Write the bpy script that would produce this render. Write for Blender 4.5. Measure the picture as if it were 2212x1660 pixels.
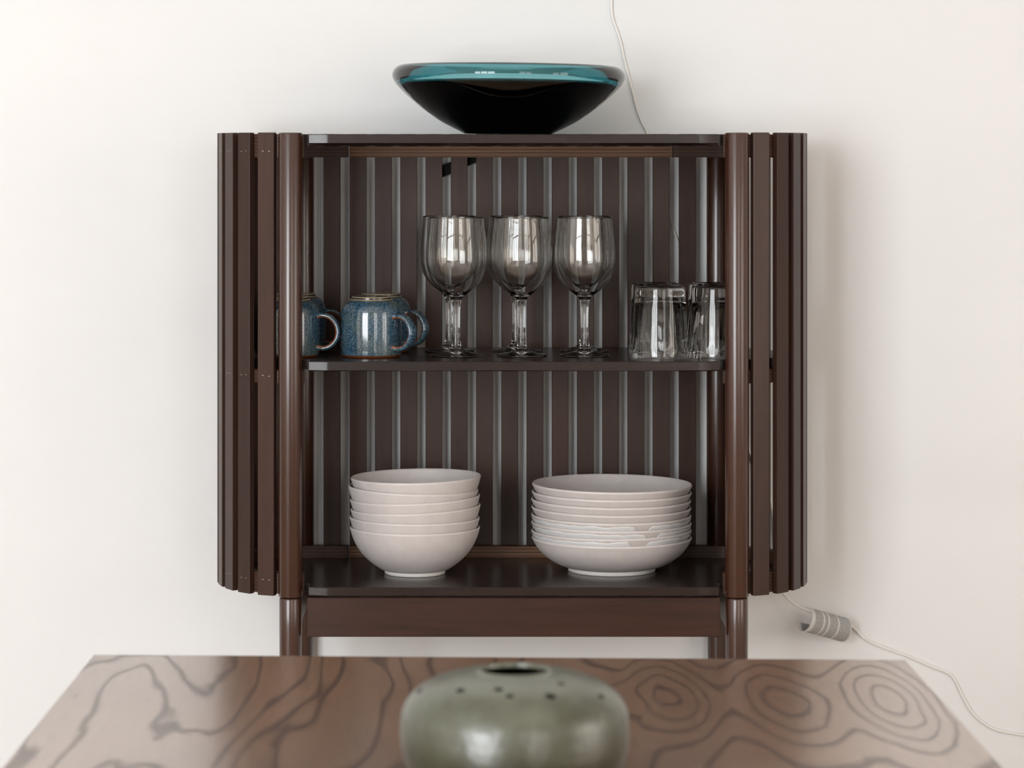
import bpy, bmesh, math, random
from mathutils import Vector, Matrix, noise as mnoise

random.seed(7)
for o in list(bpy.data.objects):
    bpy.data.objects.remove(o)
S = bpy.context.scene
COL = S.collection

# ------------------------------------------------------------------ camera, world, lights, exposure
F, PX, PY, ZC = 6000.0, 1010.0, 336.0, 1.30        # focal length and principal point in pixels of 2212x1660, eye height
cam_data = bpy.data.cameras.new('camera')
cam = bpy.data.objects.new('camera', cam_data)
COL.objects.link(cam)
cam.location = (0, 0, ZC)
cam.rotation_euler = (math.pi / 2, 0, 0)
cam_data.sensor_width = 36.0
cam_data.lens = F / 2212 * 36.0
cam_data.shift_x = (1106 - PX) / 2212
cam_data.shift_y = -(830 - PY) / 2212
cam_data.clip_start = 0.05
cam_data.dof.use_dof = True
cam_data.dof.focus_distance = 4.0
cam_data.dof.aperture_fstop = 6.8
S.camera = cam

world = bpy.data.worlds.new('world')
S.world = world
world.use_nodes = True
bg = world.node_tree.nodes['Background']
bg.inputs['Color'].default_value = (0.75, 0.85, 1.0, 1)
bg.inputs['Strength'].default_value = 1.0

WALL_Y = 4.276                 # face of the wall behind the cabinet
FRONT_Y = -1.6                 # wall behind the camera, with the windows
ROOM_X0, ROOM_X1, ROOM_H = -4.9, 2.6, 3.3
WIN = (-3.75, -1.30, 0.35, 2.95)            # x0, x1, z0, z1: the bright window in the wall behind the camera
WIN3 = (0.95, 2.35, 0.35, 2.95)            # a dimmer one to its right in the same wall
WIN2 = (1.15, 2.55, 0.35, 2.30)            # y0, y1, z0, z1: a dim one in the right wall
def window_light(loc, direction, w, h, watts, colour):
    ld = bpy.data.lights.new('window_daylight', 'AREA')
    ld.shape = 'RECTANGLE'
    ld.size, ld.size_y = w, h
    ld.energy = watts
    ld.color = colour
    lo = bpy.data.objects.new('window_daylight', ld)
    COL.objects.link(lo)
    lo.location = loc
    lo.rotation_euler = Vector(direction).to_track_quat('-Z', 'Z').to_euler()
window_light(((WIN[0] + WIN[1]) / 2, FRONT_Y - 0.06, (WIN[2] + WIN[3]) / 2), (0, 1, 0), WIN[1] - WIN[0], WIN[3] - WIN[2], 264.0, (0.955, 0.982, 1.0))
window_light(((WIN3[0] + WIN3[1]) / 2, FRONT_Y - 0.06, (WIN3[2] + WIN3[3]) / 2), (0, 1, 0), WIN3[1] - WIN3[0], WIN3[3] - WIN3[2], 40.0, (1.0, 0.92, 0.83))
window_light((ROOM_X1 + 0.06, (WIN2[0] + WIN2[1]) / 2, (WIN2[2] + WIN2[3]) / 2), (-1, 0, 0), WIN2[1] - WIN2[0], WIN2[3] - WIN2[2], 32.0, (1.0, 0.86, 0.72))

S.view_settings.view_transform = 'Standard'
S.view_settings.look = 'None'
S.view_settings.exposure = 0.04
S.view_settings.gamma = 1.0
S.view_settings.use_curve_mapping = False
cy = S.cycles
cy.use_denoising = True
cy.use_adaptive_sampling = True
cy.adaptive_threshold = 0.06
cy.max_bounces = 14
cy.transmission_bounces = 14
cy.glossy_bounces = 4
cy.diffuse_bounces = 3
cy.transparent_max_bounces = 8
cy.sample_clamp_indirect = 8.0
cy.blur_glossy = 0.5

# ------------------------------------------------------------------ helpers
def at(u, v, Y):
    """a point of the photograph at depth Y, in metres"""
    return Vector(((u - PX) * Y / F, Y, ZC - (v - PY) * Y / F))

def link(name, me, parent=None, mats=()):
    o = bpy.data.objects.new(name, me)
    COL.objects.link(o)
    for m in mats:
        me.materials.append(m)
    if parent is not None:
        o.parent = parent
    return o

def empty(name, loc, label, cat, group=None, rot=(0, 0, 0)):
    o = bpy.data.objects.new(name, None)
    COL.objects.link(o)
    o.empty_display_size = 0.05
    o.location = loc
    o.rotation_euler = rot
    tag(o, label, cat, group)
    return o

def tag(o, label, cat, group=None):
    o['label'] = label
    o['category'] = cat
    if group:
        o['group'] = group

def copy_tree(o, parent=None):
    c = o.copy()
    COL.objects.link(c)
    c.parent = parent
    for ch in list(o.children):
        copy_tree(ch, c)
    return c

def from_bm(bm, name, smooth=False, angle=None):
    bmesh.ops.recalc_face_normals(bm, faces=bm.faces)
    me = bpy.data.meshes.new(name)
    if smooth:
        for f in bm.faces:
            f.smooth = True
    bm.to_mesh(me)
    bm.free()
    if smooth and angle is not None:
        me.set_sharp_from_angle(angle=angle)
    return me

def box_mesh(name, x0, x1, y0, y1, z0, z1, bev=0.0, seg=2):
    bm = bmesh.new()
    bmesh.ops.create_cube(bm, size=1.0)
    for v in bm.verts:
        v.co = Vector(((x0 + x1) / 2 + v.co.x * (x1 - x0), (y0 + y1) / 2 + v.co.y * (y1 - y0), (z0 + z1) / 2 + v.co.z * (z1 - z0)))
    if bev > 0:
        bmesh.ops.bevel(bm, geom=list(bm.edges), offset=bev, segments=seg, affect='EDGES', profile=0.5)
    return from_bm(bm, name)

def lathe_bm(prof, n=96, fr=None):
    """prof: list of (r, z) from one pole/edge to the other; a radius of 0 closes on the axis"""
    bm = bmesh.new()
    rings = []
    for (r, z) in prof:
        if r < 1e-6:
            rings.append([bm.verts.new((0, 0, z))])
        else:
            rings.append([bm.verts.new((fr(r, z, 2 * math.pi * k / n) * math.cos(2 * math.pi * k / n) if fr else r * math.cos(2 * math.pi * k / n),
                                        fr(r, z, 2 * math.pi * k / n) * math.sin(2 * math.pi * k / n) if fr else r * math.sin(2 * math.pi * k / n), z)) for k in range(n)])
    for a, b in zip(rings[:-1], rings[1:]):
        for k in range(n):
            k2 = (k + 1) % n
            if len(a) == 1 and len(b) == 1:
                continue
            if len(a) == 1:
                bm.faces.new((a[0], b[k], b[k2]))
            elif len(b) == 1:
                bm.faces.new((a[k], a[k2], b[0]))
            else:
                bm.faces.new((a[k], a[k2], b[k2], b[k]))
    return bm

def lathe(name, prof, n=96, fr=None, angle=math.radians(60)):
    return from_bm(lathe_bm(prof, n, fr), name, smooth=True, angle=angle)

def spline(pts, n=8, closed=False):
    """Catmull-Rom through 2D/3D points"""
    P = [Vector(p) for p in pts]
    out = []
    N = len(P)
    for i in range(N - 1):
        p0, p1, p2 = P[max(i - 1, 0)], P[i], P[i + 1]
        p3 = P[min(i + 2, N - 1)]
        for k in range(n):
            t = k / n
            out.append(0.5 * ((2 * p1) + (p2 - p0) * t + (2 * p0 - 5 * p1 + 4 * p2 - p3) * t * t + (3 * p1 - p0 - 3 * p2 + p3) * t ** 3))
    out.append(P[-1])
    return out

def curve_prof(pts, n=6):
    return [(max(p[0], 0.0), p[1]) for p in spline(pts, n)]

def tube(name, pts, r, n=10):
    bm = bmesh.new()
    rings = []
    up = Vector((0, 1, 0))
    for i, p in enumerate(pts):
        t = (pts[min(i + 1, len(pts) - 1)] - pts[max(i - 1, 0)]).normalized()
        a = t.cross(up)
        a = a.normalized() if a.length > 1e-4 else Vector((1, 0, 0))
        b = a.cross(t).normalized()
        rings.append([bm.verts.new(p + r * (math.cos(2 * math.pi * k / n) * a + math.sin(2 * math.pi * k / n) * b)) for k in range(n)])
    for A, B in zip(rings[:-1], rings[1:]):
        for k in range(n):
            bm.faces.new((A[k], A[(k + 1) % n], B[(k + 1) % n], B[k]))
    bm.faces.new(rings[0])
    bm.faces.new(rings[-1])
    return from_bm(bm, name, smooth=True)

def loft_outlines(name, layers, bev=0.0):
    """layers: list of (outline list of (x, y), z), all with the same number of points"""
    bm = bmesh.new()
    L = [[bm.verts.new((x, y, z)) for (x, y) in o] for (o, z) in layers]
    for A, B in zip(L[:-1], L[1:]):
        n = len(A)
        for k in range(n):
            bm.faces.new((A[k], A[(k + 1) % n], B[(k + 1) % n], B[k]))
    bm.faces.new(L[0])
    bm.faces.new(L[-1])
    return from_bm(bm, name, smooth=True, angle=math.radians(35))

# ------------------------------------------------------------------ materials
def new_mat(name):
    m = bpy.data.materials.new(name)
    m.use_nodes = True
    nt = m.node_tree
    return m, nt, nt.nodes['Principled BSDF']

def N(nt, kind, **kw):
    n = nt.nodes.new(kind)
    for k, v in kw.items():
        if k.startswith('i_'):
            n.inputs[k[2:].replace('_', ' ')].default_value = v
        else:
            setattr(n, k, v)
    return n

def mathn(nt, op, a, b=None, c=None, clamp=False):
    n = nt.nodes.new('ShaderNodeMath')
    n.operation = op
    n.use_clamp = clamp
    for i, x in enumerate((a, b, c)):
        if x is None:
            continue
        if isinstance(x, (int, float)):
            n.inputs[i].default_value = x
        else:
            nt.links.new(x, n.inputs[i])
    return n.outputs[0]

def mixc(nt, fac, a, b, mode='MIX'):
    n = nt.nodes.new('ShaderNodeMix')
    n.data_type = 'RGBA'
    n.blend_type = mode
    for sock, x in ((0, fac), (6, a), (7, b)):
        if isinstance(x, (int, float)):
            n.inputs[sock].default_value = x
        elif isinstance(x, tuple):
            n.inputs[sock].default_value = x if len(x) == 4 else (*x, 1)
        else:
            nt.links.new(x, n.inputs[sock])
    return n.outputs[2]

def ramp(nt, fac, stops):
    n = nt.nodes.new('ShaderNodeValToRGB')
    e = n.color_ramp.elements
    while len(e) < len(stops):
        e.new(0.5)
    for el, (p, c) in zip(e, stops):
        el.position = p
        el.color = c if len(c) == 4 else (*c, 1)
    nt.links.new(fac, n.inputs[0])
    return n.outputs[0]

def obj_coord(nt, scale=(1, 1, 1), loc=(0, 0, 0)):
    tc = nt.nodes.new('ShaderNodeTexCoord')
    mp = nt.nodes.new('ShaderNodeMapping')
    mp.inputs['Scale'].default_value = scale
    mp.inputs['Location'].default_value = loc
    nt.links.new(tc.outputs['Object'], mp.inputs['Vector'])
    return mp.outputs[0]

def noise(nt, vec, scale, detail=4, rough=0.55, dist=0.0):
    n = nt.nodes.new('ShaderNodeTexNoise')
    n.inputs['Scale'].default_value = scale
    n.inputs['Detail'].default_value = detail
    n.inputs['Roughness'].default_value = rough
    n.inputs['Distortion'].default_value = dist
    nt.links.new(vec, n.inputs['Vector'])
    return n.outputs['Fac']

def bump(nt, bsdf, h, strength=0.2, dist=0.001):
    b = nt.nodes.new('ShaderNodeBump')
    b.inputs['Strength'].default_value = strength
    b.inputs['Distance'].default_value = dist
    nt.links.new(h, b.inputs['Height'])
    nt.links.new(b.outputs[0], bsdf.inputs['Normal'])

def wood(name, dark, light, axis, rough=0.32, grain=60.0, spec=0.5):
    m, nt, b = new_mat(name)
    sc = {'x': (0.06, 1, 1), 'y': (1, 0.06, 1), 'z': (1, 1, 0.06)}[axis]
    oi = nt.nodes.new('ShaderNodeObjectInfo')
    vec = obj_coord(nt, sc)
    add = nt.nodes.new('ShaderNodeVectorMath')
    add.operation = 'MULTIPLY_ADD'
    cmb = nt.nodes.new('ShaderNodeCombineXYZ')
    for k in range(3):
        nt.links.new(oi.outputs['Random'], cmb.inputs[k])
    add.inputs[1].default_value = (3.7, 5.1, 4.3)
    nt.links.new(cmb.outputs[0], add.inputs[0])
    nt.links.new(vec, add.inputs[2])
    n1 = noise(nt, add.outputs[0], grain, 6, 0.6, 0.6)
    n2 = noise(nt, add.outputs[0], grain * 6, 3, 0.6)
    f = mathn(nt, 'ADD', mathn(nt, 'MULTIPLY', n1, 0.7), mathn(nt, 'MULTIPLY', n2, 0.3))
    c = ramp(nt, f, [(0.32, dark), (0.68, light)])
    var = mathn(nt, 'MULTIPLY_ADD', oi.outputs['Random'], 0.35, 0.83)
    hs = nt.nodes.new('ShaderNodeHueSaturation')
    nt.links.new(var, hs.inputs['Value'])
    nt.links.new(c, hs.inputs['Color'])
    nt.links.new(hs.outputs[0], b.inputs['Base Color'])
    b.inputs['Roughness'].default_value = rough
    b.inputs['Specular IOR Level'].default_value = spec

    return m

M = {}
M['post'] = wood('dark_stained_post_wood', (0.039, 0.0138, 0.0076), (0.051, 0.0182, 0.0098), 'z', 0.25, 50, 0.75)
M['slat'] = wood('dark_stained_slat_wood', (0.027, 0.0118, 0.0080), (0.050, 0.0225, 0.0150), 'z', 0.36, 60, 0.32)
M['shelf'] = wood('dark_stained_shelf_wood', (0.013, 0.0070, 0.0060), (0.026, 0.0130, 0.0105), 'x', 0.24, 40, 0.45)
M['apron'] = wood('dark_stained_apron_wood', (0.024, 0.0084, 0.0047), (0.054, 0.0192, 0.0105), 'x', 0.36, 60, 0.35)

def ply_mat(name, lo, hi):
    m, nt, b = new_mat(name)
    tc = nt.nodes.new('ShaderNodeTexCoord')
    sep = nt.nodes.new('ShaderNodeSeparateXYZ')
    nt.links.new(tc.outputs['Object'], sep.inputs[0])
    w = mathn(nt, 'SINE', mathn(nt, 'MULTIPLY', sep.outputs[2], 2 * math.pi / 0.0052))
    g = noise(nt, obj_coord(nt, (0.25, 1, 8)), 60, 4, 0.6)
    f = mathn(nt, 'ADD', mathn(nt, 'MULTIPLY_ADD', w, 0.22, 0.28), mathn(nt, 'MULTIPLY', g, 0.45))
    c = ramp(nt, f, [(0.15, lo), (0.85, hi)])
    nt.links.new(c, b.inputs['Base Color'])
    b.inputs['Roughness'].default_value = 0.45
    b.inputs['Specular IOR Level'].default_value = 0.3
    return m
M['ply'] = ply_mat('stained_plywood_edge', (0.034, 0.016, 0.009), (0.270, 0.135, 0.070))
M['ply_dark'] = ply_mat('dark_stained_plywood_edge', (0.020, 0.0098, 0.0066), (0.090, 0.044, 0.026))

def plain(name, col, rough=0.5, spec=0.5, metal=0.0):
    m, nt, b = new_mat(name)
    b.inputs['Base Color'].default_value = (*col, 1)
    b.inputs['Roughness'].default_value = rough
    b.inputs['Specular IOR Level'].default_value = spec
    b.inputs['Metallic'].default_value = metal
    return m, nt, b

m, nt, b = plain('painted_wall', (0.83, 0.81, 0.79), 0.75, 0.25)
v = obj_coord(nt)
n_ = noise(nt, v, 3.0, 3, 0.5)
c = ramp(nt, n_, [(0.3, (0.820, 0.824, 0.824)), (0.7, (0.838, 0.842, 0.842))])
nt.links.new(c, b.inputs['Base Color'])

M['wall'] = m
M['wall_warm'] = plain('warm_beige_wall_paint', (0.82, 0.78, 0.735), 0.75, 0.25)[0]
M['ceiling'] = plain('painted_ceiling', (0.82, 0.81, 0.80), 0.8, 0.2)[0]
M['floor'] = wood('oak_floor', (0.28, 0.19, 0.125), (0.42, 0.30, 0.20), 'y', 0.45, 20)
M['white_trim'] = plain('white_lacquer', (0.78, 0.77, 0.75), 0.35)[0]
M['black'] = plain('black_webbing', (0.006, 0.006, 0.006), 0.8, 0.2)[0]
M['steel'] = plain('staple_steel', (0.55, 0.52, 0.48), 0.35, 0.5, 1.0)[0]
M['cord'] = plain('white_cord_plastic', (0.86, 0.84, 0.80), 0.4)[0]

def glass(name, tint=(1, 1, 1), ior=1.5):
    m, nt, b = new_mat(name)
    nt.nodes.remove(b)
    g = nt.nodes.new('ShaderNodeBsdfGlass')
    g.inputs['Color'].default_value = (*tint, 1)
    g.inputs['Roughness'].default_value = 0.0
    g.inputs['IOR'].default_value = ior
    nt.links.new(g.outputs[0], nt.nodes['Material Output'].inputs['Surface'])
    return m, nt
M['glass'] = glass('clear_glass', (0.99, 0.99, 0.985), 1.5)[0]
m, nt = glass('teal_glass', (1, 1, 1), 1.5)
va = nt.nodes.new('ShaderNodeVolumeAbsorption')
va.inputs['Color'].default_value = (0.05, 0.575, 0.62, 1)
va.inputs['Density'].default_value = 98.0
nt.links.new(va.outputs[0], nt.nodes['Material Output'].inputs['Volume'])
M['teal'] = m

m, nt, b = plain('warm_grey_stoneware', (0.60, 0.555, 0.54), 0.42, 0.45)
v = obj_coord(nt)
c = ramp(nt, noise(nt, v, 55, 4, 0.6), [(0.3, (0.585, 0.54, 0.525)), (0.7, (0.635, 0.59, 0.575))])
nt.links.new(c, b.inputs['Base Color'])
M['stoneware'] = m
M['bisque'] = plain('unglazed_foot', (0.80, 0.77, 0.73), 0.7, 0.3)[0]

# blue reactive mug glaze
m, nt, b = new_mat('blue_speckled_glaze')
v = obj_coord(nt)
sp = noise(nt, v, 520, 3, 0.65)
big = noise(nt, v, 34, 3, 0.5)
c1 = ramp(nt, sp, [(0.40, (0.010, 0.030, 0.060)), (0.54, (0.036, 0.095, 0.150)), (0.68, (0.16, 0.26, 0.31))])
c2 = ramp(nt, sp, [(0.36, (0.016, 0.034, 0.045)), (0.66, (0.13, 0.18, 0.19))])
nt.links.new(mixc(nt, ramp(nt, big, [(0.42, (0, 0, 0)), (0.66, (1, 1, 1))]), c1, c2), b.inputs['Base Color'])
b.inputs['Roughness'].default_value = 0.09
b.inputs['Specular IOR Level'].default_value = 0.95
M['mug'] = m
M['mug_brown'] = plain('bare_brown_rim_glaze', (0.13, 0.038, 0.012), 0.15, 0.6)[0]
M['mug_copper'] = plain('copper_edge_glaze', (0.30, 0.09, 0.035), 0.15, 0.6)[0]
M['mug_base'] = plain('cream_base_ring_glaze', (0.36, 0.30, 0.18), 0.2, 0.6)[0]
M['mug_dark'] = plain('dark_base_glaze', (0.030, 0.034, 0.034), 0.15, 0.6)[0]

# vase glaze
m, nt, b = new_mat('celadon_vase_glaze')
v = obj_coord(nt)
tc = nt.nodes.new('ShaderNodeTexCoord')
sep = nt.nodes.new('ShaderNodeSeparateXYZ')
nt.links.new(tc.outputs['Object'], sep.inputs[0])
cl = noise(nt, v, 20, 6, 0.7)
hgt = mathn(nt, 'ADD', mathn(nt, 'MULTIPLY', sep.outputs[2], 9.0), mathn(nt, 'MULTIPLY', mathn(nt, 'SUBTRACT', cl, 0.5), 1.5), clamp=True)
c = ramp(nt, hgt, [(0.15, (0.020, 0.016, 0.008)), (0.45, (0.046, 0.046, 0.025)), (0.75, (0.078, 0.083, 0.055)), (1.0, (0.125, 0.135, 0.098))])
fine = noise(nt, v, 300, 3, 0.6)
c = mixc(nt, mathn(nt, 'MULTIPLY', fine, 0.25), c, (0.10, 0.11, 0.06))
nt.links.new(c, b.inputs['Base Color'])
b.inputs['Roughness'].default_value = 0.30
b.inputs['Specular IOR Level'].default_value = 1.0
bump(nt, b, noise(nt, v, 80, 4, 0.65), 0.45, 0.002)
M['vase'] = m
M['pit'] = plain('dark_glaze_pit', (0.012, 0.009, 0.007), 0.7, 0.2)[0]

# packing film
m, nt, b = plain('white_packing_film', (0.82, 0.82, 0.83), 0.35, 0.5)
b.inputs['Transmission Weight'].default_value = 0.0
b.inputs['Alpha'].default_value = 0.8
M['film'] = m

# table veneer: contour lines of a height field, with three cathedral centres on the right
def table_mat():
    m, nt, b = new_mat('brown_ash_veneer')
    tc = nt.nodes.new('ShaderNodeTexCoord')
    sep = nt.nodes.new('ShaderNodeSeparateXYZ')
    nt.links.new(tc.outputs['Object'], sep.inputs[0])
    X, Y = sep.outputs[0], sep.outputs[1]
    warp = noise(nt, obj_coord(nt, (9, 5, 1)), 1.0, 3, 0.55)
    warp2 = noise(nt, obj_coord(nt, (60, 20, 1)), 1.0, 2, 0.5)
    Xw = mathn(nt, 'ADD', X, mathn(nt, 'MULTIPLY', mathn(nt, 'SUBTRACT', warp, 0.5), 0.035))
    Xw = mathn(nt, 'ADD', Xw, mathn(nt, 'MULTIPLY', mathn(nt, 'SUBTRACT', warp2, 0.5), 0.004))
    calm = ramp(nt, mathn(nt, 'MULTIPLY_ADD', X, 1.0, 0.5), [(0.56, (1, 1, 1)), (0.72, (0.2, 0.2, 0.2))])
    field = mathn(nt, 'MULTIPLY', noise(nt, obj_coord(nt, (10.0, 1.5, 1), (3.1, 1.7, 0)), 1.0, 2, 0.4, 0.3), mathn(nt, 'MULTIPLY', calm, 7.0))
    slant = mathn(nt, 'SUBTRACT', Xw, mathn(nt, 'MULTIPLY', Y, 0.16))
    field = mathn(nt, 'ADD', field, mathn(nt, 'MULTIPLY', slant, mathn(nt, 'MULTIPLY', calm, 11.0)))
    for (cx, cyy, sx, sy, amp) in TABLE_RINGS:
        dx = mathn(nt, 'DIVIDE', mathn(nt, 'SUBTRACT', Xw, cx), sx)
        dy = mathn(nt, 'DIVIDE', mathn(nt, 'SUBTRACT', Y, cyy), sy)
        r2 = mathn(nt, 'ADD', mathn(nt, 'POWER', mathn(nt, 'ABSOLUTE', dx), 2.0), mathn(nt, 'POWER', mathn(nt, 'ABSOLUTE', dy), 2.0))
        g = mathn(nt, 'EXPONENT', mathn(nt, 'MULTIPLY', r2, -1.0))
        field = mathn(nt, 'ADD', field, mathn(nt, 'MULTIPLY', g, amp))
    field = mathn(nt, 'ADD', field, mathn(nt, 'MULTIPLY', mathn(nt, 'SUBTRACT', warp2, 0.5), 0.22))
    fr = mathn(nt, 'FRACT', field)
    tri = mathn(nt, 'ABSOLUTE', mathn(nt, 'MULTIPLY_ADD', fr, 2.0, -1.0))   # 1 on the line
    line = ramp(nt, tri, [(0.66, (0, 0, 0)), (0.95, (1, 1, 1))])
    pores = noise(nt, obj_coord(nt, (260, 14, 1)), 1.0, 4, 0.6)
    broad = noise(nt, obj_coord(nt, (5, 1.6, 1), (7, 0, 0)), 1.0, 3, 0.5)
    base = ramp(nt, broad, [(0.3, (0.225, 0.115, 0.060)), (0.7, (0.330, 0.185, 0.105))])
    c = mixc(nt, mathn(nt, 'MULTIPLY', line, 0.85), base, (0.055, 0.026, 0.018))
    c = mixc(nt, mathn(nt, 'MULTIPLY', ramp(nt, pores, [(0.5, (0, 0, 0)), (0.75, (1, 1, 1))]), 0.35), c, (0.08, 0.042, 0.026))
    nt.links.new(c, b.inputs['Base Color'])
    b.inputs['Roughness'].default_value = 0.30
    b.inputs['Specular IOR Level'].default_value = 0.7
    nt.links.new(mathn(nt, 'MULTIPLY_ADD', line, -0.7, 1.0), b.inputs['Coat Weight'])
    b.inputs['Coat Roughness'].default_value = 0.20
    b.inputs['Coat IOR'].default_value = 1.6
    bump(nt, b, mathn(nt, 'ADD', pores, mathn(nt, 'MULTIPLY', line, 0.5)), 0.08, 0.0005)
    return m

# printed paper tag: rows of tiny illegible print in blocks along the curl
m, nt, b = plain('printed_paper_tag', (0.7, 0.7, 0.68), 0.6, 0.3)
uvn = nt.nodes.new('ShaderNodeUVMap')
sep = nt.nodes.new('ShaderNodeSeparateXYZ')
nt.links.new(uvn.outputs[0], sep.inputs[0])
U_, V_ = sep.outputs[0], sep.outputs[1]
mp = nt.nodes.new('ShaderNodeMapping')
mp.inputs['Scale'].default_value = (62, 70, 1)
nt.links.new(uvn.outputs[0], mp.inputs['Vector'])
txt = noise(nt, mp.outputs[0], 1.0, 2, 0.6)
ink = ramp(nt, txt, [(0.30, (0, 0, 0)), (0.46, (1, 1, 1))])
rows = ramp(nt, mathn(nt, 'SINE', mathn(nt, 'MULTIPLY', U_, 2 * math.pi * 34)), [(0.15, (0.25, 0.25, 0.25)), (0.5, (1, 1, 1))])
ink = mathn(nt, 'MULTIPLY', ink, rows)
for (c0, w) in ((0.02, 0.075), (0.315, 0.016), (0.435, 0.016), (0.675, 0.017), (0.99, 0.02)):
    gap = mathn(nt, 'GREATER_THAN', mathn(nt, 'ABSOLUTE', mathn(nt, 'SUBTRACT', U_, c0)), w)
    ink = mathn(nt, 'MULTIPLY', ink, gap)
nt.links.new(mixc(nt, mathn(nt, 'MULTIPLY', ink, 0.92), (0.66, 0.655, 0.63), (0.035, 0.035, 0.04)), b.inputs['Base Color'])
M['tag'] = m
M['tag_back'] = plain('plain_paper_back', (0.55, 0.54, 0.52), 0.7, 0.3)[0]

# ------------------------------------------------------------------ the room
def struct(name, me, mats, parent=None):
    o = link(name, me, parent, mats)
    if parent is None:
        o['kind'] = 'structure'
    return o

struct('floor', box_mesh('floor', ROOM_X0 - .2, ROOM_X1 + .2, FRONT_Y - .2, WALL_Y + .2, -0.1, 0.0), [M['floor']])
struct('ceiling', box_mesh('ceiling', ROOM_X0 - .2, ROOM_X1 + .2, FRONT_Y - .2, WALL_Y + .2, ROOM_H, ROOM_H + 0.1), [M['ceiling']])
struct('wall_back', box_mesh('wall_back', ROOM_X0 - .2, ROOM_X1 + .2, WALL_Y, WALL_Y + 0.15, 0, ROOM_H), [M['wall']])
struct('wall_left', box_mesh('wall_left', ROOM_X0 - .15, ROOM_X0, FRONT_Y, WALL_Y, 0, ROOM_H), [M['wall_warm']])
def add_box(bm, x0, x1, y0, y1, z0, z1):
    r = bmesh.ops.create_cube(bm, size=1.0)
    for v in r['verts']:
        v.co = Vector(((x0 + x1) / 2 + v.co.x * (x1 - x0), (y0 + y1) / 2 + v.co.y * (y1 - y0), (z0 + z1) / 2 + v.co.z * (z1 - z0)))
def window_wall(name, a0, a1, ws, place):
    """a wall with openings; place(a0, a1, d0, d1, z0, z1) maps along-wall, outward depth and height to a box"""
    bm = bmesh.new()
    edge = a0
    for w in ws:
        for (p, q, z0, z1) in ((edge, w[0], 0, ROOM_H), (w[0], w[1], 0, w[2]), (w[0], w[1], w[3], ROOM_H)):
            add_box(bm, *place(p, q, 0, 0.2, z0, z1))
        edge = w[1]
    add_box(bm, *place(edge, a1, 0, 0.2, 0, ROOM_H))
    struct(name, from_bm(bm, name), [M['wall_warm']])
def window_frame(name, w, nb, place):
    bm = bmesh.new()
    for a in (w[0], w[1] - 0.06):
        add_box(bm, *place(a, a + 0.06, -0.01, 0.05, w[2], w[3]))
    for a in (w[2], w[3] - 0.06):
        add_box(bm, *place(w[0], w[1], -0.01, 0.05, a, a + 0.06))
    win = struct(name, from_bm(bm, name), [M['white_trim']])
    for k in range(1, nb):
        am = w[0] + (w[1] - w[0]) * k / nb
        link('mullion', box_mesh('mullion', *place(am - 0.045, am + 0.045, -0.01, 0.05, w[2] + .06, w[3] - .06), 0.004), win, [M['white_trim']])
    zt = w[3] - 0.62
    link('transom', box_mesh('transom', *place(w[0] + .06, w[1] - .06, -0.004, 0.05, zt - 0.03, zt + 0.03), 0.004), win, [M['white_trim']])
    link('pane', box_mesh('pane', *place(w[0] + .01, w[1] - .01, 0.104, 0.110, w[2] + .01, w[3] - .01)), win, [M['glass']])
    link('sill', box_mesh('sill', *place(w[0] - .05, w[1] + .05, -0.12, 0.0, w[2] - 0.05, w[2] - 0.01), 0.004), win, [M['white_trim']])
on_front = lambda a0, a1, d0, d1, z0, z1: (a0, a1, FRONT_Y - d1, FRONT_Y - d0, z0, z1)
on_right = lambda a0, a1, d0, d1, z0, z1: (ROOM_X1 + d0, ROOM_X1 + d1, a0, a1, z0, z1)
window_wall('wall_front', ROOM_X0 - .15, ROOM_X1 + .2, [WIN, WIN3], on_front)
window_wall('wall_right', FRONT_Y, WALL_Y, [WIN2], on_right)
window_frame('window_1', WIN, 3, on_front)
window_frame('window_2', WIN3, 2, on_front)
window_frame('window_3', WIN2, 2, on_right)

# ------------------------------------------------------------------ the cabinet
CX = 0.0655
YF, YR = 3.950, 4.253                 # front and rear post axes
YM = (YF + YR) / 2
PXH = 0.3175                          # post axis from the middle
POST_R = 0.017
Z_TOP, Z_MID, Z_BOT = ZC + 0.0302, ZC - 0.2922, ZC - 0.6126      # upper faces of top board and shelves
cab = empty('display_cabinet', (CX, YM, 0), 'dark brown slatted wooden cabinet with rounded ends and open shelves against the wall', 'cabinet')
def L(x, y, z=0.0):                   # photograph-side depth to cabinet-local
    return (x, y - YM, z)

# posts and legs
for sx in (-1, 1):
    for y in (YF, YR):
        zt, zb = ZC + 0.0325, ZC - 0.628
        pr = [(0, zb), (POST_R - .002, zb), (POST_R - .0006, zb + .0006), (POST_R, zb + .002), (POST_R, zt - .002), (POST_R - .0006, zt - .0006), (POST_R - .002, zt), (0, zt)]
        p = link('post', lathe('post', pr, 40, angle=math.radians(40)), cab, [M['post']])
        p.location = L(sx * PXH, y)
        r2 = 0.0157
        pr = [(0, 0), (0.011, 0), (0.0125, 0.002), (r2, zb - .045), (r2, zb - .0035), (r2 - .0009, zb - .0015), (r2 - .003, zb - .0006), (0, zb - .0006)]
        q = link('leg', lathe('leg', pr, 40, angle=math.radians(40)), cab, [M['post']])
        q.location = L(sx * PXH, y)

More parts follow.
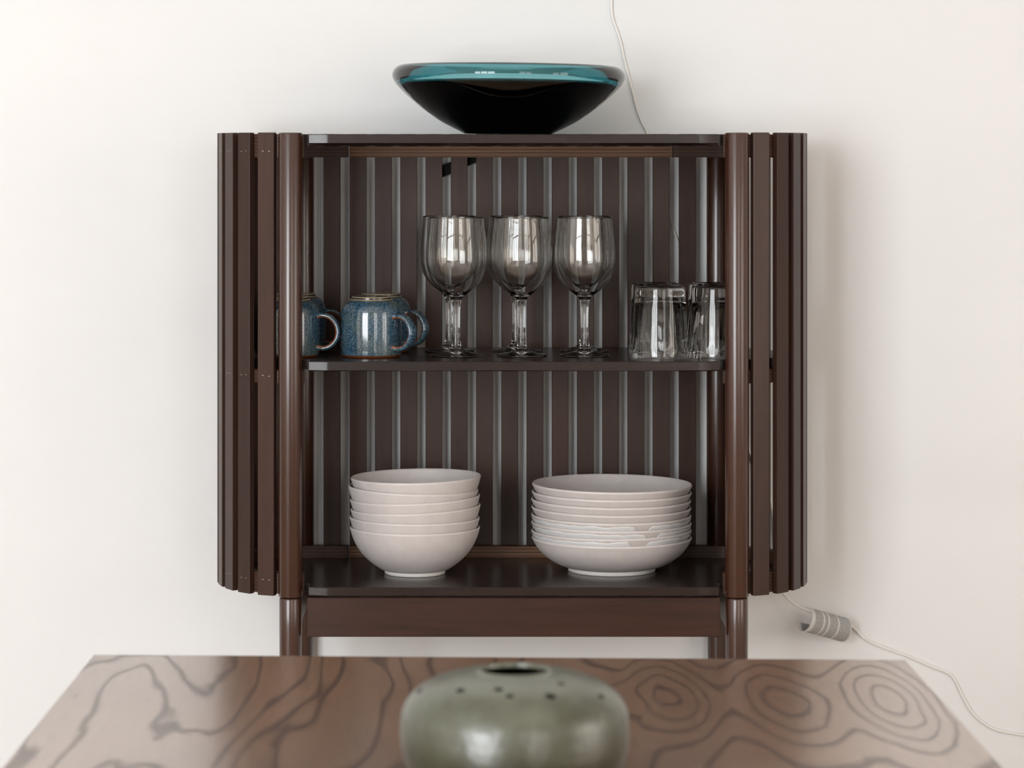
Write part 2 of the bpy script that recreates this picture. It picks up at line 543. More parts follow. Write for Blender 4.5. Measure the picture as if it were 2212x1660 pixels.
# shelves: rounded boards notched at the front posts
def shelf_outline(inset=0.0, mid_inset=0.0):
    xe, yf = 0.2905, 3.936
    pts = []
    fx = 0.0245
    for x in (-xe, -xe + fx, -xe + fx + 0.004, 0.0, xe - fx - 0.004, xe - fx, xe):
        d = max(0.0, (abs(x) - (xe - fx)) / fx)
        pts.append((x, yf + 0.0052 * d + (mid_inset if d == 0 else 0.0)))
    y_in = 3.975
    pts.append((xe, y_in))
    a, bb = 0.0855, 0.1265
    for k in range(17):
        t = math.pi / 2 - math.pi * k / 16
        pts.append((PXH + a * math.cos(t), YM - bb * math.sin(t)))
    for k in range(17):
        t = math.pi / 2 - math.pi * (16 - k) / 16
        pts.append((-PXH - a * math.cos(t), YM - bb * math.sin(t)))
    pts.append((-xe, y_in))
    # keep points in order, local y
    return [(x, y - YM) for (x, y) in pts]

for nm, zt, th in (('top_board', Z_TOP, 0.0165), ('shelf', Z_MID, 0.0140), ('bottom_shelf', Z_BOT, 0.0130)):
    o0, o1, o2 = shelf_outline(), shelf_outline(), shelf_outline(mid_inset=0.006 if nm == 'top_board' else 0.003)
    e = 0.0010
    oi = [(x, y + (e if y < -0.15 else 0)) for (x, y) in o0]
    me = loft_outlines(nm, [(oi, zt), (o0, zt - e), (o1, zt - th + (0.004 if nm == 'top_board' else 0.0015)), (o2, zt - th)])
    link(nm, me, cab, [M['shelf']])

# slats -------------------------------------------------------------
SW, ST = 0.0258, 0.0090               # slat width and thickness
ZS0, ZS1 = ZC - 0.6265, ZC + 0.0327
slat_me = box_mesh('slat', -SW / 2, SW / 2, -ST / 2, ST / 2, ZS0, ZS1, 0.0007, 1)
slat_me.materials.append(M['slat'])
staple_me = box_mesh('staple', -0.0011, 0.0011, -0.0003, 0.0003, -0.0004, 0.0004)
staple_me.materials.append(M['steel'])
EA, EB = 0.1120, 0.1520               # ellipse of the slat centre line at each end
NE = 10
def ellipse_arc():
    n = 2000
    P = []
    s = 0.0
    last = None
    for k in range(n + 1):
        t = math.pi / 2 - math.pi * k / n
        p = (EA * math.cos(t), -EB * math.sin(t))
        if last:
            s += math.hypot(p[0] - last[0], p[1] - last[1])
        P.append((s, t))
        last = p
    return P
ARC = ellipse_arc()
def end_slat(s_frac):
    s = ARC[-1][0] * s_frac
    t = min(ARC, key=lambda q: abs(q[0] - s))[1]
    x, y = EA * math.cos(t), -EB * math.sin(t)
    nx, ny = math.cos(t) / EA, -math.sin(t) / EB
    l = math.hypot(nx, ny)
    return x, y, nx / l, ny / l
for side in (-1, 1):
    for k in range(1, NE + 1):
        x, y, nx, ny = end_slat((0.0343 + 0.0383 * (k - 1)) / (2 * 0.0343 + 0.0383 * (NE - 1)))
        o = link('slat', slat_me, cab)
        o.location = (side * (PXH + x), y, 0)
        nx *= side
        o.rotation_euler = (0, 0, math.atan2(nx, -ny))     # local -y faces outwards
        if k <= 4 and side < 0:
            for zz in (ZC + 0.0065, ZC - 0.3135, ZC - 0.6040):
                for dx in (-0.0045, 0.0055):
                    s_ = link('staple', staple_me, o)
                    s_.location = (dx, -ST / 2 - 0.0001, zz + random.uniform(-.0008, .0008))
# straight slats along the back
Y_SL = 4.2515
pitch = 54.57 * 4.247 / F
for k in range(15):
    uc = 719.0 + 54.57 * k - (2.0 if k == 0 else 0) + (2.0 if k == 14 else 0)
    x = (uc - PX) * 4.247 / F - CX
    o = link('slat', slat_me, cab)
    o.location = L(x, Y_SL)
    o.rotation_euler = (0, 0, math.pi)

# plywood rails -------------------------------------------------------------
def strip_mesh(name, path, th, z0, z1):
    n = len(path)
    inner, outer = [], []
    for i in range(n):
        a, b_ = Vector(path[max(i - 1, 0)]), Vector(path[min(i + 1, n - 1)])
        t = (b_ - a).normalized()
        nr = Vector((t.y, -t.x))
        p = Vector(path[i])
        inner.append(p - nr * th / 2)
        outer.append(p + nr * th / 2)
    out = [(p.x, p.y) for p in inner] + [(p.x, p.y) for p in reversed(outer)]
    bm = bmesh.new()
    A = [bm.verts.new((x, y, z0)) for (x, y) in out]
    B = [bm.verts.new((x, y, z1)) for (x, y) in out]
    m_ = len(out)
    for k in range(m_):
        bm.faces.new((A[k], A[(k + 1) % m_], B[(k + 1) % m_], B[k]))
    for i in range(n - 1):
        for R, z in ((A, 0), (B, 1)):
            bm.faces.new((R[i], R[i + 1], R[m_ - 2 - i], R[m_ - 1 - i]))
    return from_bm(bm, name, smooth=True, angle=math.radians(35))
RT = 0.0200
off = ST / 2 + RT / 2
for side in (-1, 1):
    path = [(side * 0.2985, -(EB - off))]
    for k in range(33):
        t = math.pi / 2 - math.pi * k / 32
        path.append((side * (PXH + (EA - off) * math.cos(t)), -(EB - off) * math.sin(t)))
    path.append((side * 0.2475, EB - off))
    for nm, z0, z1 in (('top_rail', ZC - 0.0030, ZC + 0.0136), ('middle_rail', ZC - 0.3250, ZC - 0.3064), ('bottom_rail', Z_BOT + 0.0004, ZC - 0.5957)):
        if nm == 'top_rail':
            z1 = ZC + 0.0300
        if nm == 'bottom_rail':
            z0 = Z_BOT - 0.012
        link(nm, strip_mesh(nm, path, RT, z0, z1), cab, [M['ply_dark']])
yc = L(0, Y_SL)[1] - off
link('top_rail', box_mesh('top_rail', -0.2450, 0.2450, yc - RT / 2, yc + RT / 2, ZC - 0.0030, ZC + 0.0136, 0.0004, 1), cab, [M['ply']])
link('bottom_rail', box_mesh('bottom_rail', -0.2450, 0.2450, yc - RT / 2, yc + RT / 2, Z_BOT + 0.0002, ZC - 0.5957, 0.0004, 1), cab, [M['ply']])
# aprons under the bottom shelf
za0, za1 = ZC - 0.6845, ZC - 0.6285
link('apron', box_mesh('apron', -0.2935, 0.2935, L(0, 3.946)[1], L(0, 3.964)[1], za0, za1, 0.0012), cab, [M['apron']])
link('apron', box_mesh('apron', -0.2935, 0.2935, L(0, 4.240)[1], L(0, 4.258)[1], za0, za1, 0.0012), cab, [M['apron']])
for sx in (-1, 1):
    link('apron', box_mesh('apron', sx * PXH - 0.009, sx * PXH + 0.009, L(0, YF + .016)[1], L(0, YR - .016)[1], za0, za1, 0.0012), cab, [M['apron']])
# black anti-tip strap between slats and wall
pA, pB = at(928, 383, 4.262), at(1062, 323, 4.262)
d = (pB - pA)
st = link('anti_tip_strap', box_mesh('anti_tip_strap', 0, d.length, -0.0012, 0.0012, -0.0085, 0.0085), cab, [M['black']])
st.location = (pA.x - CX, pA.y - YM, pA.z)
st.rotation_euler = (0, -math.atan2(d.z, d.x), 0)
st['label'] = 'black strap slanting behind the back slats'

# ------------------------------------------------------------------ dining table
TZ = 0.74
HC = ZC - TZ
def on_table(u, v):
    Y = HC * F / (v - PY)
    return Vector(((u - PX) * Y / F, Y, TZ))
bl, br = on_table(202.1, 1414.8), on_table(1955.7, 1426.1)
fl, frr = on_table(3.6, 1660.0), on_table(2166.8, 1660.0)
def extend(a, b_, y):
    t = (y - a.y) / (b_.y - a.y)
    return a + (b_ - a) * t
fl2, fr2 = extend(bl, fl, 1.55), extend(br, frr, 1.55)
tc_ = (bl + br + fl2 + fr2) / 4
TABLE_RINGS = []
for (u, v, sx, sy, amp) in ((1455, 1506, 0.047, 0.21, 4.7), (1690, 1513, 0.047, 0.22, 4.3), (1925, 1514, 0.047, 0.23, 4.9)):
    p = on_table(u, v)
    TABLE_RINGS.append((p.x - tc_.x, p.y - tc_.y, sx, sy, amp))
M['table'] = table_mat()
tab = empty('dining_table', (tc_.x, tc_.y, 0), 'brown wood veneer dining table with wavy grain in the foreground', 'table')
out = [(p.x - tc_.x, p.y - tc_.y) for p in (fl2, fr2, br, bl)]
out_in = [(x * 0.9965, y * 0.998) for (x, y) in out]
link('table_top', loft_outlines('table_top', [(out_in, TZ - .028), (out, TZ - .0265), (out, TZ - 0.0012), ([(x * 0.9985, y * 0.999) for (x, y) in out], TZ)]), tab, [M['table']])
for (x, y) in out:
    lg = link('leg', lathe('leg', [(0, 0), (0.017, 0), (0.018, 0.003), (0.027, 0.60), (0.028, TZ - .0285), (0, TZ - .0285)], 28, angle=math.radians(40)), tab, [M['apron']])
    lg.location = (x * 0.86, y * 0.91, 0)

# ------------------------------------------------------------------ vase on the table
vY = 2.45
vx = (1111 - PX) * vY / F
px = vY / F
vase = empty('squat_vase', (vx, vY, TZ + 0.0002), 'squat green glazed ceramic vase with narrow mouth on the brown table', 'vase')
VH = 0.104
outer = [(0.0, 0.0), (0.060, 0.0), (0.064, 0.001), (0.077, 0.008), (0.0935, 0.020), (0.0992, 0.035), (0.1009, 0.048), (0.1005, 0.060), (0.0990, 0.070), (0.0942, 0.080), (0.0862, 0.0885), (0.0750, 0.0952), (0.0620, 0.0998), (0.0490, 0.1028), (0.0380, 0.1042), (0.0335, 0.1052), (0.0315, 0.1066)]
inner = [(0.0303, 0.1066), (0.0298, 0.1050), (0.0310, 0.1015), (0.050, 0.0980), (0.075, 0.0895), (0.090, 0.070), (0.092, 0.045), (0.080, 0.020), (0.050, 0.008), (0.0, 0.006)]
prof = [outer[0]] + curve_prof(outer[1:], 5) + curve_prof(inner, 5)
def wob(r, z, t):
    return r * (1 + 0.006 * math.sin(2 * t + 1.0) + 0.004 * math.sin(3 * t + z * 30))
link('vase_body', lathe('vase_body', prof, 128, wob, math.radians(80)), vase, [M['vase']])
def vase_pt(theta, z):
    for a, b_ in zip(prof[:-1], prof[1:]):
        if a[1] <= z <= b_[1] and a[0] > 0.03:
            k = (z - a[1]) / max(b_[1] - a[1], 1e-9)
            r = a[0] + (b_[0] - a[0]) * k
            nrm = Vector((b_[1] - a[1], -(b_[0] - a[0]))).normalized()
            r = wob(r, z, theta)
            return Vector((r * math.cos(theta), r * math.sin(theta), z)), Vector((nrm.x * math.cos(theta), nrm.x * math.sin(theta), nrm.y))
pit_specs = [  # azimuth in degrees (-90 faces the camera), height, size
    (-133, 0.0975, .0042), (-104, 0.1000, .0040), (-94, 0.0965, .0034), (-66, 0.0955, .0048), (-45, 0.1012, .0034), (-170, 0.0900, .0036), (-28, 0.0900, .0036), (60, 0.097, .004), (120, 0.099, .004), (20, 0.095, .0035)]
for (az, z, sz) in pit_specs:
    p, n = vase_pt(math.radians(az), z)
    bm = bmesh.new()
    bmesh.ops.create_uvsphere(bm, u_segments=14, v_segments=8, radius=1.0)
    for v_ in bm.verts:
        w_ = 1 + 0.25 * mnoise.noise(v_.co * 2.0 + Vector((az, 0, 0)))
        v_.co = Vector((v_.co.x * sz * w_, v_.co.y * sz * 0.85 * w_, v_.co.z * 0.0006))
    o = link('glaze_pit', from_bm(bm, 'glaze_pit', True), vase, [M['pit']])
    o.location = p
    o.rotation_euler = n.to_track_quat('Z', 'Y').to_euler()

# ------------------------------------------------------------------ teal glass bowl on top of the cabinet
bY = 4.075
gb = empty('glass_bowl', ((1097 - PX) * bY / F, bY, Z_TOP + 0.0009), 'thick teal glass bowl with rolled rim on top of the cabinet', 'bowl', rot=(0, math.radians(0.65), 0))
k_ = bY / F
outer = [(0.0, 0.0), (0.0600, 0.0), (0.0650, 0.0006), (0.0672, 0.0022), (147 * k_, 27.5 * k_), (196 * k_, 62 * k_), (236 * k_, 98 * k_), (248.5 * k_, 115 * k_), (251.5 * k_, 126 * k_), (248.5 * k_, 136.5 * k_), (241 * k_, 144.5 * k_), (231 * k_, 148 * k_)]
inner = [(220 * k_, 146.5 * k_), (212 * k_, 142.5 * k_), (211 * k_, 137 * k_), (219 * k_, 130 * k_), (225 * k_, 123 * k_), (222 * k_, 115 * k_), (204 * k_, 105 * k_), (170 * k_, 94 * k_), (128 * k_, 79 * k_), (92 * k_, 68 * k_), (58 * k_, 61 * k_), (25 * k_, 58.5 * k_), (0, 58 * k_)]
prof = outer[:2] + curve_prof(outer[2:] + inner, 6)
link('bowl_body', lathe('bowl_body', prof, 160, angle=math.radians(80)), gb, [M['teal']])

# ------------------------------------------------------------------ wine glasses
def wine_glass():
    # outer from foot to rim, then inside back down: one closed solid of glass
    o_ = [(0.0, 0.0012), (0.010, 0.0010), (0.030, 0.0004), (0.0354, 0.0003), (0.0368, 0.0013), (0.0354, 0.0025), (0.027, 0.0040), (0.016, 0.0066), (0.0092, 0.0105), (0.0066, 0.0170), (0.0055, 0.0300), (0.0052, 0.0480), (0.0055, 0.0660), (0.0063, 0.0760), (0.0080, 0.0825), (0.0125, 0.0880), (0.0242, 0.0970), (0.0345, 0.1080), (0.0405, 0.1190), (0.0438, 0.1310), (0.0449, 0.1420), (0.0444, 0.1570), (0.0428, 0.1750), (0.0407, 0.1920), (0.0398, 0.2010)]
    i_ = [(0.0395, 0.2017), (0.0392, 0.2010), (0.0401, 0.1920), (0.0422, 0.1750), (0.0438, 0.1570), (0.0442, 0.1420), (0.0431, 0.1314), (0.0397, 0.1197), (0.0336, 0.1089), (0.0233, 0.0985), (0.0130, 0.0917), (0.0060, 0.0895), (0.0, 0.0891)]
    return lathe('wine_glass_body', [o_[0]] + curve_prof(o_[1:], 4) + curve_prof(i_, 4), 88, angle=math.radians(80))
wg_me = wine_glass()
wg_me.materials.append(M['glass'])
Yf, Yb = 4.048, 4.142
for (u, Y, lab) in ((986, Yf, 'front wine glass of the pair nearest the blue mugs'), (1127, Yf, 'front wine glass of the middle pair on the shelf'), (1263, Yf, 'front wine glass of the pair nearest the tumblers'),
                    (971, Yb, 'wine glass behind another, in the pair nearest the blue mugs'), (1115, Yb, 'wine glass behind another, in the middle pair on the shelf'), (1261.5, Yb, 'wine glass behind another, in the pair nearest the tumblers')):
    o = link('wine_glass', wg_me)
    o.location = ((u - PX) * Y / F, Y, Z_MID)
    tag(o, 'clear stemmed ' + lab, 'wine glass', 'wine glasses on the middle shelf')

# ------------------------------------------------------------------ tumblers, upside down
def tumbler():
    o_ = [(0.0393, 0.0004), (0.0404, 0.0004), (0.0408, 0.0016), (0.0404, 0.010), (0.0392, 0.040), (0.0378, 0.072), (0.0372, 0.0820), (0.0367, 0.0860), (0.0366, 0.0905), (0.0365, 0.0950), (0.0361, 0.0995), (0.0350, 0.1020), (0.0325, 0.1028), (0.0290, 0.1015), (0.020, 0.1005), (0.0, 0.1003)]
    i_ = [(0.0, 0.0805), (0.015, 0.0800), (0.0240, 0.0775), (0.0290, 0.0710), (0.0322, 0.058), (0.0353, 0.036), (0.0383, 0.006), (0.0388, 0.0014), (0.0393, 0.0004)]
    nf = 12
    def fr(r, z, t):
        k = max(0.0, min(1.0, (0.081 - z) / 0.010)) * max(0.0, min(1.0, (z - 0.003) / 0.014))
        a = (t * nf / (2 * math.pi)) % 1.0 - 0.5
        flat = math.cos(math.pi / nf) / math.cos(a * 2 * math.pi / nf)
        inside = 1.6
        return r * (1 + k * (flat - 0.985) * (0.25 if r > 0.0366 + (0.04 - z) * 0.05 else inside))
    return lathe('tumbler_body', [p for p in o_[:2]] + curve_prof(o_[2:], 3) + curve_prof(i_, 3), 120, fr, math.radians(75))
tm_me = tumbler()
tm_me.materials.append(M['glass'])
for (u, Y, rz, lab) in ((1426, 4.028, 0.1, 'upside-down clear glass tumbler in front, nearest the wine glasses'), (1549, 4.030, 0.5, 'upside-down clear glass tumbler in front, partly behind the right post'),
                        (1417, 4.124, 0.3, 'upside-down clear tumbler at the back, nearest the wine glasses'), (1541, 4.122, 0.7, 'upside-down clear tumbler at the back, behind the one by the right post')):
    o = link('tumbler', tm_me)
    o.location = ((u - PX) * Y / F, Y, Z_MID)
    o.rotation_euler = (0, 0, rz)
    tag(o, lab, 'tumbler', 'tumblers on the middle shelf')

# ------------------------------------------------------------------ mugs, upside down
def make_mug():
    root = bpy.data.objects.new('mug', None)
    COL.objects.link(root)
    root.empty_display_size = 0.03
    o_ = [(0.0428, 0.0035), (0.0434, 0.010), (0.0440, 0.030), (0.0441, 0.050), (0.0436, 0.0625), (0.0418, 0.0705), (0.0380, 0.0762), (0.0330, 0.0800), (0.0308, 0.0812)]
    i_ = [(0.0, 0.0745), (0.022, 0.0740), (0.034, 0.0690), (0.0390, 0.060), (0.0398, 0.040), (0.0396, 0.0035)]
    pr = curve_prof(o_, 5) + [(0.0300, 0.0812), (0.0, 0.0812)] + curve_prof(i_, 4) + [(0.0428, 0.0035)]
    link('mug_body', lathe('mug_body', pr, 72), root, [M['mug']])
    link('rim', lathe('rim', [(0.0396, 0.0035), (0.0399, 0.0010), (0.0409, 0.0002), (0.0420, 0.0008), (0.0428, 0.0038), (0.0396, 0.0038)], 72), root, [M['mug_brown']])
    # dark stepped base with two pale rings
    link('base', lathe('base', [(0.0, 0.0810), (0.0310, 0.0810), (0.0305, 0.0832), (0.0286, 0.0836), (0.0286, 0.0862), (0.0272, 0.0872), (0.0, 0.0868)], 60, angle=math.radians(30)), root, [M['mug_dark']])
    for (r, z) in ((0.0304, 0.0830), (0.0281, 0.0866)):
        pts = [(r + 0.0008 * math.cos(a), z + 0.0008 * math.sin(a)) for a in [2 * math.pi * k / 8 for k in range(9)]]
        link('base_ring', lathe('base_ring', pts, 60), root, [M['mug_base']])
    # handle: a flat band swept round a C in the x-z plane
    bm = bmesh.new()
    cpts = spline([(0.0405, 0, 0.0590), (0.0480, 0, 0.0605), (0.0600, 0, 0.0575), (0.0690, 0, 0.0475), (0.0718, 0, 0.0350), (0.0680, 0, 0.0230), (0.0590, 0, 0.0150), (0.0490, 0, 0.0125), (0.0410, 0, 0.0135)], 6)
    hw, ht = 0.0092, 0.0033
    sect = [(-hw, -ht * .45), (-hw * .75, -ht), (hw * .75, -ht), (hw, -ht * .45), (hw, ht * .45), (hw * .7, ht), (-hw * .7, ht), (-hw, ht * .45)]
    rings = []
    for i, p in enumerate(cpts):
        t = (cpts[min(i + 1, len(cpts) - 1)] - cpts[max(i - 1, 0)]).normalized()
        nrm = Vector((-t.z, 0, t.x))      # points outwards
        if nrm.dot(p - Vector((0.05, 0, 0.036))) < 0:
            nrm = -nrm
        f_ = 1.0 + 0.45 * max(0, 1 - min(i, len(cpts) - 1 - i) / 5)
        rings.append([bm.verts.new(p + nrm * b_ * f_ + Vector((0, a * f_ * .9, 0))) for (a, b_) in sect])
    for A, B in zip(rings[:-1], rings[1:]):
        for k in range(8):
            f = bm.faces.new((A[k], A[(k + 1) % 8], B[(k + 1) % 8], B[k]))
            f.material_index = 1 if k in (0, 2) else 0
    bm.faces.new(rings[0])
    bm.faces.new(rings[-1])
    link('handle', from_bm(bm, 'handle', True, math.radians(70)), root, [M['mug'], M['mug_copper']])
    return root
mug0 = make_mug()
for i, (u, Y, az, lab) in enumerate(((802.5, 4.036, -33, 'upside-down blue speckled mug standing in front, beside the wine glasses'), (625, 4.036, -6, 'upside-down blue speckled mug in front, half hidden by the left post'),
                                     (823, 4.131, -22, 'upside-down blue speckled mug at the back, behind the one by the wine glasses'), (640, 4.131, 12, 'upside-down blue speckled mug at the back left, behind the half hidden mug'))):
    o = mug0 if i == 0 else copy_tree(mug0)
    o.location = ((u - PX) * Y / F, Y, Z_MID)
    o.rotation_euler = (0, 0, math.radians(az))
    tag(o, lab, 'mug', 'mugs on the middle shelf')

# ------------------------------------------------------------------ bowls
def make_dish(name, foot_r, foot_h, pts, th, mats):
    """pts: outer profile from foot to rim"""
    root = bpy.data.objects.new(name, None)
    COL.objects.link(root)
    root.empty_display_size = 0.04
    out_ = curve_prof(pts, 8)
    inn = []
    for i, p in enumerate(out_):
        a, b_ = Vector(out_[max(i - 1, 0)]), Vector(out_[min(i + 1, len(out_) - 1)])
        t = (b_ - a).normalized()
        k = 1 - 0.35 * (i / (len(out_) - 1))
        q = Vector(p) + Vector((-t.y, t.x)) * th * k
        inn.append((max(q.x, 0.0), q.y))
    rim_o, rim_i = out_[-1], inn[-1]
    rim = [((rim_o[0] * .55 + rim_i[0] * .45), max(rim_o[1], rim_i[1]) + th * .28)]
    pr = [(0.0, out_[0][1])] + out_ + rim + list(reversed(inn)) + [(0.0, inn[0][1])]
    link('bowl_body', lathe('bowl_body', pr, 112, angle=math.radians(75)), root, [mats[0]])
    link('foot_ring', lathe('foot_ring', [(foot_r - .006, foot_h + .001), (foot_r - .0050, 0.0004), (foot_r - .004, 0), (foot_r - .0012, 0), (foot_r - .0004, 0.0005), (foot_r + .0006, foot_h + .001), (foot_r - .006, foot_h + .001)], 96), root, [mats[1]])
    return root

Yw = 4.072
sc_ = F / Yw
bowl0 = make_dish('bowl', 0.0445, 0.0050, [(0.030, 0.0045), (0.0460, 0.0055), (0.0580, 0.0120), (0.0730, 0.0245), (0.0840, 0.0385), (0.0910, 0.0525), (0.0955, 0.0672)], 0.0040, (M['stoneware'], M['bisque']))
rims = [((755.2, 1140), (1037.5, 1134.6)), ((753.4, 1115.6), (1038, 1118)), ((755, 1101), (1040, 1088.5)), ((754.3, 1079.5), (1038.4, 1067.8)), ((749.8, 1047.9), (1035.9, 1058.7)), ((756, 1034), (1040.7, 1028))]
ordw = ['bottom bowl of the stack of six, standing on the shelf', 'second bowl from the bottom in the stack of six', 'third bowl from the bottom in the stack of six', 'fourth bowl from the bottom in the stack of six', 'fifth bowl from the bottom in the stack of six', 'topmost bowl of the stack of six, its inside showing']
RIMH = 0.0680
for i, ((ul, vl), (ur, vr)) in enumerate(rims):
    o = bowl0 if i == 0 else copy_tree(bowl0)
    tilt = math.atan2(vr - vl, ur - ul)
    if i == 0:
        tilt = 0.0
    um, vm = (ul + ur) / 2, (vl + vr) / 2
    c = at(um, vm, Yw)
    tilt *= 0.85
    if i == 5:
        c.z += 0.0008
    base = c + Matrix.Rotation(tilt, 3, 'Y') @ Vector((0, 0, -RIMH))
    if i == 0:
        base.z = Z_BOT + 0.0002
    o.location = base
    o.rotation_euler = (0, tilt, 0)
    tag(o, 'pale grey ' + ordw[i], 'bowl', 'pale bowls stacked on the bottom shelf')

# ------------------------------------------------------------------ deep plates
Yp = 4.100
plate0 = make_dish('deep_plate', 0.0645, 0.0055, [(0.048, 0.0050), (0.0660, 0.0060), (0.0830, 0.0120), (0.0985, 0.0220), (0.1100, 0.0340), (0.1180, 0.0482)], 0.0040, (M['stoneware'], M['bisque']))
pl = [(1148, 1160, 1494.7, 1162.7), (1148.3, 1146.5, 1492.5, 1143.5), (1148.5, 1128, 1492.4, 1130.5), (1148.8, 1113, 1491.8, 1115), (1148, 1096.5, 1493, 1099), (1146.5, 1079, 1493.3, 1082), (1148.5, 1064.5, 1494, 1067), (1148, 1049, 1496, 1052.5)]
plab = ['bottom deep plate of the stack of eight, standing on the shelf', 'second deep plate from the bottom in the stack of eight', 'third deep plate from the bottom in the stack of eight', 'fourth deep plate from the bottom in the stack of eight', 'fifth deep plate from the bottom in the stack of eight', 'sixth deep plate from the bottom in the stack of eight', 'seventh deep plate from the bottom, just under the topmost', 'topmost deep plate of the stack of eight, its inside showing']
PRIM = 0.0490
plates = []
for i, (ul, vl, ur, vr) in enumerate(pl):
    o = plate0 if i == 0 else copy_tree(plate0)
    um = (ul + ur) / 2
    tilt = 0.0 if i == 0 else math.atan2(vr - vl, ur - ul) * 0.8
    zr = Z_BOT + PRIM + 0.01118 * i
    c = Vector(((um - PX) * Yp / F, Yp, zr))
    base = c + Matrix.Rotation(tilt, 3, 'Y') @ Vector((0, 0, -PRIM))
    if i == 0:
        base.z = Z_BOT + 0.0002
    o.location = base
    o.rotation_euler = (0, tilt, 0)
    plates.append(o)
    tag(o, 'pale grey ' + plab[i], 'plate', 'deep plates stacked on the bottom shelf')

# crumpled film between the lower plates: a wavy skirt against the outside of the plate above it
def film(seed, gaps):
    rnd = random.Random(seed)
    bm = bmesh.new()
    n, m_ = 220, 7
    grid = {}
    for k in range(n):
        t = 2 * math.pi * k / n
        deg = math.degrees(t)
        a = Vector((math.cos(t), math.sin(t), 0))
        top = 0.0458 + 0.0022 * mnoise.noise(a * 5 + Vector((seed, 0, 0))) + 0.0012 * mnoise.noise(a * 17 + Vector((0, seed, 0)))
        for g0, g1 in gaps:
            if g0 < deg < g1:
                top -= 0.0120 * min(1.0, min(deg - g0, g1 - deg) / 4.0)
        z0 = 0.0300
        for j in range(m_):
            z = z0 + (top - z0) * j / (m_ - 1)
            # outer radius of the plate wall at this height
            pts = [(0.0985, 0.0220), (0.1050, 0.0280), (0.1100, 0.0340), (0.1143, 0.0405), (0.1172, 0.0465), (0.1185, 0.0500)]
            r = pts[0][0]
            for p, q in zip(pts[:-1], pts[1:]):
                if p[1] <= z <= q[1]:
                    r = p[0] + (q[0] - p[0]) * (z - p[1]) / (q[1] - p[1])
            r += 0.0011 + 0.0006 * mnoise.noise(Vector((a.x * 14, a.y * 14, z * 300 + seed)))
            grid[k, j] = bm.verts.new((a.x * r, a.y * r, z))
    for k in range(n):
        for j in range(m_ - 1):
            bm.faces.new((grid[k, j], grid[(k + 1) % n, j], grid[(k + 1) % n, j + 1], grid[k, j + 1]))
    me = from_bm(bm, 'packing_film', True)
    return me
for i, (pi, gaps, lab) in enumerate(((1, [(279, 295)], 'crumpled white packing film just above the bottom deep plate'), (2, [(291, 304)], 'crumpled white packing film between the second and third deep plates from the bottom'), (3, [(283, 297)], 'crumpled white packing film between the third and fourth deep plates, highest of three'))):
    o = link('packing_film', film(11 + i * 7, gaps), None, [M['film']])
    sol = o.modifiers.new('thickness', 'SOLIDIFY')
    sol.thickness = 0.0002
    o.location = plates[pi].location
    o.rotation_euler = plates[pi].rotation_euler
    tag(o, lab, 'packing film', 'packing film between the deep plates')

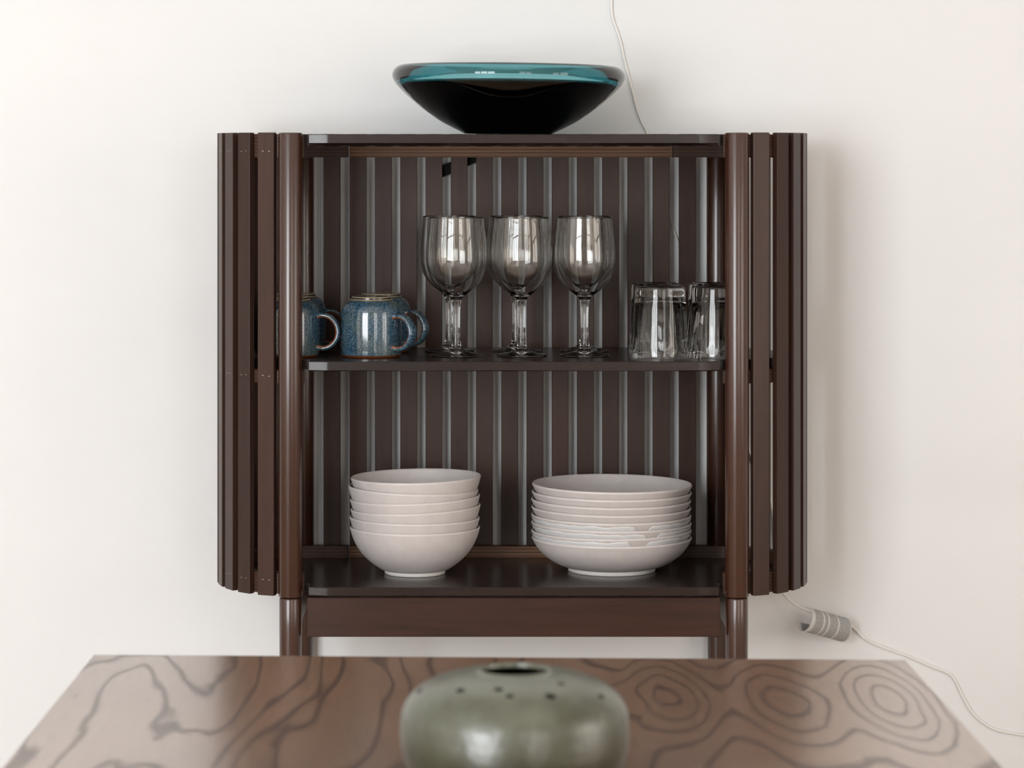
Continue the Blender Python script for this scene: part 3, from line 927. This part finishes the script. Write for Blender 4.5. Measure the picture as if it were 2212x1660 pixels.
# ------------------------------------------------------------------ lamp cord with its paper tag
cw = 4.2728
cordp = [(1330, -700, cw), (1324, -300, cw), (1321, -60, cw), (1321, 0, cw), (1321.5, 25, cw), (1326, 48, cw), (1336, 75, cw), (1343, 100, cw), (1349, 130, cw), (1358, 165, cw), (1367, 200, cw), (1376, 235, cw), (1386, 263, cw), (1400, 292, cw), (1424, 370, cw), (1448, 470, cw), (1457, 503, cw), (1467, 532, cw), (1500, 640, cw), (1545, 760, cw), (1588, 880, cw), (1620, 980, cw), (1645, 1040, cw), (1666, 1088, cw), (1674, 1180, cw), (1680, 1250, cw), (1688, 1276, 4.262), (1700, 1292, 4.256), (1716, 1306, 4.252), (1733, 1316, 4.250), (1752, 1323, 4.250), (1785, 1334, 4.256), (1815, 1345, 4.262), (1836, 1351, 4.266), (1848, 1361, cw), (1868, 1380, cw), (1890, 1392, cw), (1930, 1407, cw), (1960, 1418, cw), (1990, 1431, cw), (2020, 1444, cw), (2048, 1455, cw), (2062, 1469, cw), (2075, 1496, cw), (2088, 1521, cw), (2103, 1544, cw), (2125, 1563, cw), (2150, 1577, cw), (2180, 1584, cw), (2240, 1596, cw), (2320, 1625, cw), (2400, 1700, cw), (2440, 1850, cw), (2445, 2060, cw)]
P3 = [at(*p) for p in cordp]
root_p = P3[-1]
cord = empty('lamp_cord', (root_p.x, root_p.y, root_p.z), 'thin white lamp cord running down the wall behind the cabinet to the right', 'cord')
link('cable', tube('cable', [p - root_p for p in spline(P3, 5)], 0.0018, 12), cord, [M['cord']])
# curled tag: most of a cylinder, its near end towards the camera
A_ = at(1737, 1338, 4.212)
B_ = at(1823, 1361.5, 4.250)
ax = (B_ - A_)
length = ax.length
ax.normalize()
front = (Vector((0, -1, 0)) - ax * ax.dot(Vector((0, -1, 0)))).normalized()
upv = ax.cross(front).normalized()
if upv.z < 0:
    upv = -upv
bm = bmesh.new()
uvl = bm.loops.layers.uv.new('UVMap')
nu, nv = 14, 36
R_ = 0.0182
vg = {}
for i in range(nu + 1):
    for j in range(nv + 1):
        ang = math.radians(112 - 262 * j / nv)          # from the top, over the front, round underneath
        rr = R_ * (1 - 0.10 * max(0, (j / nv - 0.7)) / 0.3)
        p = A_ + ax * (length * i / nu) + rr * (math.cos(ang) * front + math.sin(ang) * upv)
        vg[i, j] = bm.verts.new(p - root_p)
for i in range(nu):
    for j in range(nv):
        f = bm.faces.new((vg[i, j], vg[i + 1, j], vg[i + 1, j + 1], vg[i, j + 1]))
        for lp, (a, b_) in zip(f.loops, ((i, j), (i + 1, j), (i + 1, j + 1), (i, j + 1))):
            lp[uvl].uv = (a / nu, b_ / nv)
me = bpy.data.meshes.new('paper_tag')
for f in bm.faces:
    f.smooth = True
bm.to_mesh(me)
bm.free()
tg = link('paper_tag', me, cord, [M['tag']])
so = tg.modifiers.new('paper', 'SOLIDIFY')
so.thickness = 0.0003
tg['label'] = 'curled white paper tag with small black print'
